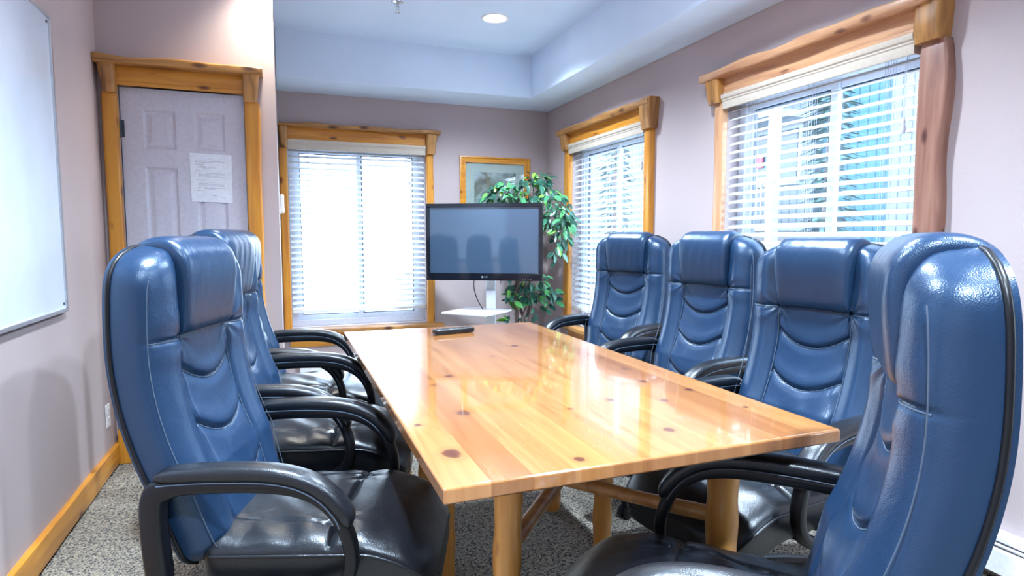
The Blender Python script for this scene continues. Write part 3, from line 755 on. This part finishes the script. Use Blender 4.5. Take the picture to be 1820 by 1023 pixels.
# ------------------------------------------------------------------ executive chairs (local: facing +x, floor at z 0)
REC, CURV, XB, ZB0 = .352, .304, -.203, .42
VS, YI, SM1, SM2, VTOP = .568, .137, .428, .272, .808
def bframe(v, n, y):
    d = min(.37, max(0, VS-v)); sl = REC-2*CURV*v+(.7*d if 0 < VS-v < .37 else .26*max(0, min(1, v/.198)) if v < .198 else 0)
    return Vector((XB-REC*v+CURV*v*v+.35*d*d+n*math.cos(sl), y, ZB0+v*.985+n*math.sin(sl)))
def sst(a, b, x):
    t = min(1, max(0, (x-a)/(b-a))); return t*t*(3-2*t)
def halfw(v):
    w = .250+.025*sst(-.02, .25, v)
    if v > .66: w *= max(0, 1-((v-.66)/(VTOP-.66))**3.6)**(1/3.2)
    if v < .05: w *= max(0, 1-((.05-v)/.075)**2.5)**(1/2.5)
    return w
def frontn(y, v):
    """front surface, seams and padding included, before edge rounding"""
    a = abs(y)
    n = .020+.036*sst(.125, .205, a)*(.55+.45*sst(0, .5, v))
    n += .007*(1-min(1, (a/.13)**2))*sst(0, .2, v)
    # bolsters between smile seams
    sv = y*y/(YI*YI)
    if a < YI:
        s1 = SM1+.058*sv; s2 = SM2+.058*sv; s3 = .115+.058*sv
        for s_ in (s1, s2, s3):
            d = v-s_
            n += .0045*math.exp(-((d-.030)/.026)**2) - .011*math.exp(-(d/.006)**2) - .004*math.exp(-((d+.012)/.012)**2)
    n -= .010*math.exp(-((a-YI)/.006)**2)*(1 if v < VS+.01 else .0)
    if a > YI-.01: n -= .010*math.exp(-((v-VS)/.006)**2); n += .006*math.exp(-((v-VS-.05)/.045)**2)+.004*math.exp(-((v-VS+.04)/.03)**2)
    # gathered wrinkles at the seam corners
    dy, dv = a-YI, v-VS; d = math.hypot(dy, dv)
    n += .0035*math.exp(-(d/.055)**2)*math.sin(math.atan2(dv, dy)*9+(1 if y > 0 else 2.2))
    n += .0012*math.sin(60*y+25*v+3*math.sin(9*v))*math.exp(-((v-.2)/.18)**2)
    return n
def back_shell():
    bm = bmesh.new(); NV = 150; NF = 150; NB = 26; rs = []
    for i in range(NV+1):
        v = -.025+(VTOP+.025)*(1-(1-i/NV)**1.12) if i < NV else VTOP
        w = max(halfw(v), .004)
        top = max(0, 1-max(0, (v-.63)/(VTOP-.63))**3.2)**(1/2.4) if v > .63 else 1
        ring = []
        for k in range(NF):      # front from -y to +y, with rounded side fronts
            s = -1+2*k/(NF-1)
            y = w*math.sin(s*math.pi/2*.94)/math.sin(math.pi/2*.94)
            e = abs(s)
            rim = max(0, 1-(abs(y)/w)**4.2)**(1/2.4)
            f = frontn(y, v)
            n = -.045+(f+.045)*rim*(.25+.75*top)
            if v < .05: n = -.045+(n+.045)*(.4+.6*sst(-.025, .05, v))
            ring.append(bframe(v, n, y))
        for k in range(NB):      # rear
            s = 1-2*k/(NB-1)
            y = w*math.sin(s*math.pi/2)
            n = -.088-.012*(1-(y/w)**2)
            if abs(s) == 1: n = -.080
            ring.append(bframe(v, n, y))
        rs.append(ring)
    rings(bm, rs); return bm
def headrest():
    bm = bmesh.new()
    outer = spline([(VS+.004, .030), (VS+.012, .044), (.605, .054), (.675, .061), (.74, .060), (.79, .048), (.819, .020), (.831, -.012), (.826, -.055), (.808, -.090), (.78, -.110), (.74, -.113)], 44)
    inner = spline([(VS+.004, .020), (VS+.02, .022), (.62, .020), (.68, .020), (.735, .012), (.768, .005), (.784, -.015), (.79, -.035), (.787, -.055), (.778, -.075), (.762, -.09), (.735, -.10)], 44)
    NS = 44; rs = []
    for i in range(NS+1):
        s = -1+2*i/NS; s = math.sin(s*math.pi/2*.97)/math.sin(math.pi/2*.97)
        f = max(0, 1-abs(s)**9)**(1/2.8)
        ring = []
        for k in range(44):
            o, n_ = outer[k], inner[k]; t = k/43
            p = n_+(o-n_)*f
            wid = .138+.018*sst(0, .45, t)-.004*sst(.8, 1, t)
            dn = .0005*math.sin(s*17+2*math.sin(t*9))*math.exp(-((t-.3)/.25)**2)
            ring.append(bframe(p[0], p[1]+dn, wid*s*(.965+.035*f)))
        for k in range(43, -1, -1):
            p = inner[k]; ring.append(bframe(p[0]-.003, p[1]-.004, .14*s*.97))
        rs.append(ring)
    rings(bm, rs); return bm
def back_threads():
    bm = bmesh.new(); off = .0022
    def surf(y, v):
        w = halfw(v); rim = max(0, 1-(abs(y)/w)**4.2)**(1/2.4); top = max(0, 1-max(0, (v-.63)/(VTOP-.63))**3.2)**(1/2.4) if v > .63 else 1
        return bframe(v, -.045+(frontn(y, v)+.045)*rim*(.25+.75*top)+off, y)
    for c in (SM1, SM2, .115): tube(bm, [surf(YI*.98*s/12, c-.004+.058*(s/12*.98)**2) for s in range(-12, 13)], .0016, 5)
    for sd in (-1, 1):
        tube(bm, [surf(sd*(YI+.002), .02+(VS-.02)*k/40) for k in range(41)], .0014, 5)
        tube(bm, [surf(sd*(YI+(.258-YI)*k/14), VS-.003) for k in range(15)], .0016, 5)
        # long stitch line on the side face, from the shoulder to the foot of the back
        tube(bm, [bframe(v, .012+.006*sst(.1, .7, v), sd*(halfw(v)*(.995-.012)+.002)) for v in [  .03+.70*k/50 for k in range(51)]], .0013, 5)
    return bm
def back_piping():
    bm = bmesh.new(); pts = []
    vs = [.0+.795*k/46 for k in range(47)]
    path = [bframe(v, -.074, -halfw(v)-.001) for v in vs]+[bframe(VTOP-.003, -.074, y) for y in np.linspace(-.09, .09, 7)]+[bframe(v, -.074, halfw(v)+.001) for v in vs[::-1]]
    tube(bm, path, .0058, 8); return bm
def seat_shape(x):
    """half width, top z at the middle, bottom z"""
    w = .255
    if x > .22: w = .255*max(0, 1-((x-.22)/.185)**3.2)**(1/3.2)*.12+.255*.88*max(0, 1-((x-.22)/.185)**6)**(1/6)
    if x < -.15: w = .255*max(0, 1-((-.15-x)/.075)**3)**(1/3)
    top = .472-.05*sst(.20, .40, x)**1.2-.012*sst(-.05, -.22, x)*0
    if x > .30: top -= .06*((x-.30)/.105)**2.4
    bot = .338-.0*x
    if x > .15: bot -= .045*sst(.15, .36, x)
    return w, top, bot
def seat():
    bm = bmesh.new(); NX = 110; NT = 96; NB = 24; rs = []
    for i in range(NX+1):
        x = -.225+.63*math.sin((i/NX)*math.pi/2*.97)/math.sin(math.pi/2*.97) if i < NX else .405
        w, top, bot = seat_shape(x); w = max(w, .01)
        ring = []
        for k in range(NT):
            s = -1+2*k/(NT-1); y = w*math.sin(s*math.pi/2*.95)/math.sin(math.pi/2*.95); a = abs(y)
            rim = max(0, 1-(a/w)**5)**(1/2.6)
            zz = top+.010*(1-(a/.25)**2)
            if x < .13: zz -= .008*math.exp(-((a-.15-.02*math.sin(x*9))/.006)**2)*sst(-.2, -.1, x)
            zz -= .011*math.exp(-((x-.13)/.007)**2); zz += .006*math.exp(-((x-.05)/.05)**2)+.006*math.exp(-((x-.19)/.05)**2)
            zz += .0022*math.sin(40*y+22*x+2*math.sin(14*x))*math.exp(-((x)/.15)**2) + .002*math.sin(55*x+14*y)*math.exp(-((a-.2)/.06)**2)
            dx, dy = x-.13, a-.15; d = math.hypot(dx, dy); zz += .004*math.exp(-(d/.05)**2)*math.sin(math.atan2(dy, dx)*7)
            mid = top-.045
            ring.append(Vector((x, y, mid+(zz-mid)*rim)))
        for k in range(NB):
            s = 1-2*k/(NB-1); y = w*.985*math.copysign(abs(s)**.6, s)
            zb = bot+(.02 if abs(s) > .99 else 0)*1
            if abs(s) == 1: zb = (bot+top-.045)/2+.0
            ring.append(Vector((x, y, zb)))
        rs.append(ring)
    rings(bm, rs); return bm
def seat_piping():
    bm = bmesh.new()
    xs = [-.17+.57*k/40 for k in range(41)]
    p = [(x, -seat_shape(x)[0]-.001, seat_shape(x)[1]-.040) for x in xs]; q = [(x, seat_shape(x)[0]+.001, seat_shape(x)[1]-.040) for x in xs[::-1]]
    tube(bm, p+q, .0045, 8)
    return bm
def arm_frame(sd):
    bm = bmesh.new(); ya = .302
    path = spline([(-.262, .36), (-.275, .50), (-.272, .608), (-.235, .632), (-.10, .640), (.03, .636), (.115, .612), (.172, .558), (.200, .482), (.196, .415), (.155, .362), (.07, .335), (-.08, .330), (-.20, .335), (-.262, .36)], 90)[:-1]
    rs = []; n = 12; m = len(path)
    for i in range(m):
        a, b = path[i-1], path[(i+1) % m]; t = (b-a)/np.linalg.norm(b-a); nr = np.array([-t[1], t[0]])
        x, z = path[i]
        up = sst(-.2, -.255, x)*sst(.36, .42, z)   # rear upright is a broad plate
        rin = .017+.012*up; ry = .021+.004*up
        ring = []
        for k in range(n):
            an = 2*math.pi*k/n; c, d = math.cos(an), math.sin(an); c = math.copysign(abs(c)**.6, c); d = math.copysign(abs(d)**.6, d)
            ring.append((x+nr[0]*rin*c, sd*ya+ry*d, z+nr[1]*rin*c))
        rs.append(ring)
    rings(bm, rs, True, False, True)
    box(bm, (-.06, sd*.302, .322), (-.0, sd*.10, .338), .003); box(bm, (.06, sd*.302, .322), (.11, sd*.10, .338), .003)
    return bm
def arm_pad(sd):
    bm = bmesh.new(); ya = .302
    path = spline([(-.262, .664), (-.20, .670), (-.10, .673), (.01, .670), (.09, .652), (.145, .620), (.185, .574), (.200, .538)], 40)
    rs = []; n = 18; m = len(path)
    for i in range(m):
        a, b = path[max(i-1, 0)], path[min(i+1, m-1)]; t = (b-a)/np.linalg.norm(b-a); nr = np.array([-t[1], t[0]])
        e = max(.05, (1-abs(2*i/(m-1)-1)**7))**(1/2.4)
        x, z = path[i]; ring = []
        for k in range(n):
            an = 2*math.pi*k/n; c, d = math.cos(an), math.sin(an)
            cc = math.copysign(abs(c)**.75, c); dd = math.copysign(abs(d)**.75, d)
            ring.append((x+nr[0]*.021*e*cc, sd*ya+.033*(.5+.5*e)*dd, z+nr[1]*.021*e*cc))
        rs.append(ring)
    rings(bm, rs); return bm
def arm_seam(sd):
    bm = bmesh.new()
    path = spline([(-.262, .658), (-.20, .664), (-.10, .667), (.01, .664), (.085, .648), (.14, .616), (.178, .572), (.192, .540)], 40)
    for q in (-1, 1):
        P = []
        for i, (x, z) in enumerate(path):
            a, b = path[max(i-1, 0)], path[min(i+1, 39)]; t = (b-a)/np.linalg.norm(b-a); nr = np.array([-t[1], t[0]])
            P.append((x-nr[0]*.010, sd*.302+q*.0325, z-nr[1]*.010))
        tube(bm, P[1:-1], .0016, 5)
    return bm
def make_chair():
    root = empty('office_chair'); up = []
    def part(name, bm, mat, parent=None, raised=True, sharp=50):
        o = link(name, bm, M[mat], parent or root, True, True, sharp)
        if raised and parent is None: up.append(o.name)
        return o
    b = part('backrest', back_shell(), 'leather'); part('stitching', back_threads(), 'thread', b); part('piping', back_piping(), 'plastic', b)
    part('headrest', headrest(), 'leather')
    s = part('seat', seat(), 'seat_leather'); part('piping', seat_piping(), 'seat_leather', s)
    for sd in (-1, 1):
        a = part('armrest', arm_frame(sd), 'plastic'); part('arm_pad', arm_pad(sd), 'seat_leather', a); part('stitching', arm_seam(sd), 'thread', a)
    bm = bmesh.new(); box(bm, (-.13, -.10, .285), (.13, .10, .335), .012); box(bm, (-.26, -.06, .30), (-.13, .06, .325), .006); box(bm, (-.275, -.05, .305), (-.255, .05, .46), .006)
    part('tilt_mechanism', bm, 'plastic')
    bm = bmesh.new(); cyl(bm, (0, 0, .10), (0, 0, .21), .03, None, 20); cyl(bm, (0, 0, .20), (0, 0, .31), .017, None, 16); part('gas_column', bm, 'plastic', None, False)
    bm = bmesh.new(); cyl(bm, (0, 0, .068), (0, 0, .125), .045, .038, 20); part('base_hub', bm, 'plastic', None, False)
    for k in range(5):
        a = 2*math.pi*k/5+.3; d = Vector((math.cos(a), math.sin(a), 0)); z = Vector((0, 0, 1))
        bm = bmesh.new(); pts = [d*.03+z*.10, d*.12+z*.098, d*.22+z*.086, d*.305+z*.072]
        tube(bm, pts, [.026, .024, .020, .015], 10, False, (0, 0, 1), 1, .8, 3); lg = part('base_leg', bm, 'plastic', None, False)
        bm = bmesh.new(); c = d*.295; sd = d.cross(z)
        for q in (-1, 1): tube(bm, [c+sd*(q*.006)+z*.028, c+sd*(q*.009)+z*.028, c+sd*(q*.022)+z*.028, c+sd*(q*.026)+z*.028], [.024, .028, .028, .023], 16)
        cyl(bm, c+z*.028, c+z*.075, .007, None, 8); part('caster', bm, 'plastic', lg)
    return root, up
proto, RAISED = make_chair()
def copy_tree(o, parent=None):
    c = o.copy(); COL.objects.link(c); c.parent = parent
    for ch in [x for x in bpy.data.objects if x.parent == o]: copy_tree(ch, c)
    return c
def raise_parts(root, dz):
    for ch in root.children:
        if ch.name.split('.')[0] not in ('gas_column', 'base_hub', 'base_leg'): ch.location.z = dz
CHAIRS = [(.045, 1.825, -19.5, -.006, 'black leather executive chair nearest the camera on the left side'),
          (.085, 2.53, -15, .021, 'black leather executive chair in the middle of the left side of the table'),
          (.100, 3.24, -11, .026, 'black leather executive chair farthest along the left side by the back window'),
          (1.80, 3.26, 202.5, .025, 'black leather executive chair farthest along the right side beside the plant'),
          (1.635, 2.355, 190, .020, 'black leather executive chair second from the plant on the right side'),
          (1.50, 1.590, 189, -.008, 'black leather executive chair third from the plant, partly behind the nearest right chair'),
          (.857, .977, 133.5, .0, 'black leather executive chair nearest the camera on the right, turned away showing its side')]
made = [proto]+[copy_tree(proto) for _ in CHAIRS[1:]]
for o, (x, y, a, dz, lab) in zip(made, CHAIRS):
    o.location = (x, y, 0); o.rotation_euler = (0, 0, R(a)); tag(o, lab, 'chair', 'executive chairs around the table')
bpy.context.view_layer.update()
for o, c in zip(made, CHAIRS): raise_parts(o, c[3])

# ------------------------------------------------------------------ outside
def outside():
    m, nt, out = newmat('pale_ground'); p = principled(nt, out, (.72, .74, .76), .9, .1)
    n = node(nt, 'ShaderNodeTexNoise'); n.inputs['Scale'].default_value = .8; n.inputs['Detail'].default_value = 5; L(nt, objcoord(nt), n.inputs['Vector'])
    r = ramp(nt, [(.35, (.26, .28, .29)), (.65, (.40, .42, .44))]); L(nt, n.outputs[0], r.inputs[0]); L(nt, r.outputs[0], p.inputs['Base Color'])
    bm = bmesh.new(); box(bm, (-30, -25, -.6), (40, 45, -.45)); tag(link('ground', bm, m, None, False), 'pale ground outside the windows', 'ground', None, 'structure')
    def siding(name, c, d):
        m, nt, out = newmat(name); p = principled(nt, out, c, .7, .3)
        tc = node(nt, 'ShaderNodeTexCoord'); sx = node(nt, 'ShaderNodeSeparateXYZ'); L(nt, tc.outputs['Object'], sx.inputs[0])
        dv = node(nt, 'ShaderNodeMath', operation='DIVIDE'); dv.inputs[1].default_value = .2; L(nt, sx.outputs[1], dv.inputs[0])
        fr = node(nt, 'ShaderNodeMath', operation='FRACT'); L(nt, dv.outputs[0], fr.inputs[0])
        rr = ramp(nt, [(0, d), (.1, d), (.14, c), (1, c)]); L(nt, fr.outputs[0], rr.inputs[0]); L(nt, rr.outputs[0], p.inputs['Base Color']); return m
    M['teal'] = siding('teal_siding', (.04, .10, .13), (.015, .04, .05)); M['cream'] = siding('cream_siding', (.13, .14, .145), (.05, .06, .07))
    X = 10.
    root = empty('neighbouring_building', (X, 8.5, -.45)); tag(root, 'pale two storey building with balconies seen through the right windows', 'building')
    inv = Vector((X, 8.5, -.45))
    def bx(name, mat, *bs):
        bm = bmesh.new()
        for a, b in bs: box(bm, a, b)
        xform(bm, 0, lambda c: c-inv); return link(name, bm, M[mat], root, False)
    M['bdark'] = plain('building_glass', (.012, .03, .055), .15); M['btrim'] = plain('building_trim', (.26, .27, .28), .5); M['red'] = plain('red_sign', (.6, .06, .08), .5)
    bx('wall', 'cream', ((X, 6.0, -.45), (X+3, 7.7, 6.2)), ((X, 9.3, -.45), (X+3, 22, 6.2)))
    bx('wall', 'teal', ((X+.2, 7.7, -.45), (X+3, 9.3, 6.2)))
    bx('roof', 'bdark', ((X-.6, 5.5, 6.2), (X+3.5, 22.5, 6.45)))
    w = bx('window', 'btrim', ((X-.04, 9.62, 2.33), (X+.02, 10.9, 3.56)))
    bx('pane', 'bdark', ((X-.06, 9.7, 2.42), (X-.03, 10.8, 3.46)))
    w = bx('window', 'btrim', ((X-.04, 9.62, -.2), (X+.02, 10.9, 1.5))); bx('pane', 'bdark', ((X-.06, 9.7, -.1), (X-.03, 10.8, 1.4)))
    bx('sign', 'red', ((X-.10, 10.62, 2.75), (X-.07, 10.8, 3.05)))
    for z0 in (1.5, 3.75):
        bx('balcony_floor', 'btrim', ((X-1.0, 9.4, z0-.14), (X, 14, z0)))
        bars = [((X-1.0, 9.4, z0+.85), (X-.94, 14, z0+.92)), ((X-1.0, 9.4, z0+.08), (X-.94, 14, z0+.13))]
        y = 9.4
        while y < 14: bars.append(((X-.985, y, z0+.1), (X-.955, y+.035, z0+.88))); y += .13
        bx('balcony_railing', 'btrim', *bars)
    bx('post', 'btrim', ((X-1.05, 9.3, -.45), (X-.88, 9.47, 6.2))); bx('post', 'btrim', ((X-1.05, 12.0, -.45), (X-.88, 12.17, 6.2)))
    M['needle'] = plain('frosted_needles', (.06, .10, .085), .6)
    def conifer(x, y, h, seed, wid, lab):
        rt = empty('spruce_tree', (x, y, -.45)); tag(rt, lab, 'tree', 'trees outside the right windows'); rg = random.Random(seed)
        bm = bmesh.new(); cyl(bm, (0, 0, 0), (0, 0, h*.97), .12, .01, 10); link('trunk', bm, M['bark'], rt)
        bm = bmesh.new(); tone = bm.faces.layers.float.new('leaf_tone')
        for i in range(800):
            t = rg.random()**.8; z = .3+t*(h-.4); r = (1.15-t)*h*wid*rg.uniform(.35, 1)+.03; a = rg.uniform(0, 6.28)
            c = Vector((r*math.cos(a), r*math.sin(a), z-.25*r)); d = Vector((math.cos(a), math.sin(a), -.35)); s = d.cross(Vector((0, 0, 1))).normalized()
            l, w = rg.uniform(.12, .26), .05
            f = bm.faces.new([bm.verts.new(q) for q in (c-s*w, c+d*l-s*w*.3, c+d*l+s*w*.3, c+s*w)]); f[tone] = rg.random()*.6
        link('needles', bm, M['needle'], rt, False, False)
    conifer(7.2, 6.44, 4.8, 1, .09, 'slim frosted spruce tree in front of the teal siding')
    conifer(6.8, 11.6, 5.0, 3, .10, 'frosted spruce tree outside the farther right window')
outside()

# ------------------------------------------------------------------ daylight
w = bpy.data.worlds.new('daylight'); scene.world = w; w.use_nodes = True; nt = w.node_tree; nt.nodes.clear()
wo = nt.nodes.new('ShaderNodeOutputWorld'); bg = nt.nodes.new('ShaderNodeBackground')
tc = nt.nodes.new('ShaderNodeTexCoord'); sx = nt.nodes.new('ShaderNodeSeparateXYZ'); nt.links.new(tc.outputs['Generated'], sx.inputs[0])
rp = nt.nodes.new('ShaderNodeValToRGB'); e = rp.color_ramp.elements; e[0].position = .0; e[0].color = (.80, .90, 1, 1); e[1].position = .7; e[1].color = (.50, .72, 1, 1)
nt.links.new(sx.outputs[2], rp.inputs[0]); nt.links.new(rp.outputs[0], bg.inputs[0]); bg.inputs[1].default_value = 4.6
nt.links.new(bg.outputs[0], wo.inputs[0])
def portal(name, F, op, direction):
    ld = bpy.data.lights.new(name, 'AREA'); ld.shape = 'RECTANGLE'; ld.size = op[1]-op[0]+.1; ld.size_y = op[3]-op[2]+.1; ld.cycles.is_portal = True
    o = bpy.data.objects.new(name, ld); COL.objects.link(o); o.location = F((op[0]+op[1])/2, -T-.03, (op[2]+op[3])/2)
    o.rotation_euler = Vector(direction).to_track_quat('-Z', 'Z').to_euler()
portal('sky_portal_back', F_BACK, W1, (0, -1, 0))
for op in (W2, W3, W4): portal('sky_portal_right', F_RIGHT, op, (-1, 0, 0))

# ------------------------------------------------------------------ camera and view
cam = bpy.data.cameras.new('camera'); co = bpy.data.objects.new('camera', cam); COL.objects.link(co); scene.camera = co
cam.sensor_width = 36; cam.lens = 1070.2/1820*36; cam.clip_start = .02; cam.clip_end = 200
co.location = (0, 0, 1.235); co.rotation_euler = (R(90-4.857), 0, R(-20.706))
vs = scene.view_settings; vs.view_transform = 'Standard'; vs.look = 'None'; vs.gamma = 1; vs.exposure = 1.85; vs.use_curve_mapping = False
scene.cycles.use_denoising = True
scene.cycles.max_bounces = 10; scene.cycles.diffuse_bounces = 5; scene.cycles.transparent_max_bounces = 16; scene.cycles.sample_clamp_indirect = 8
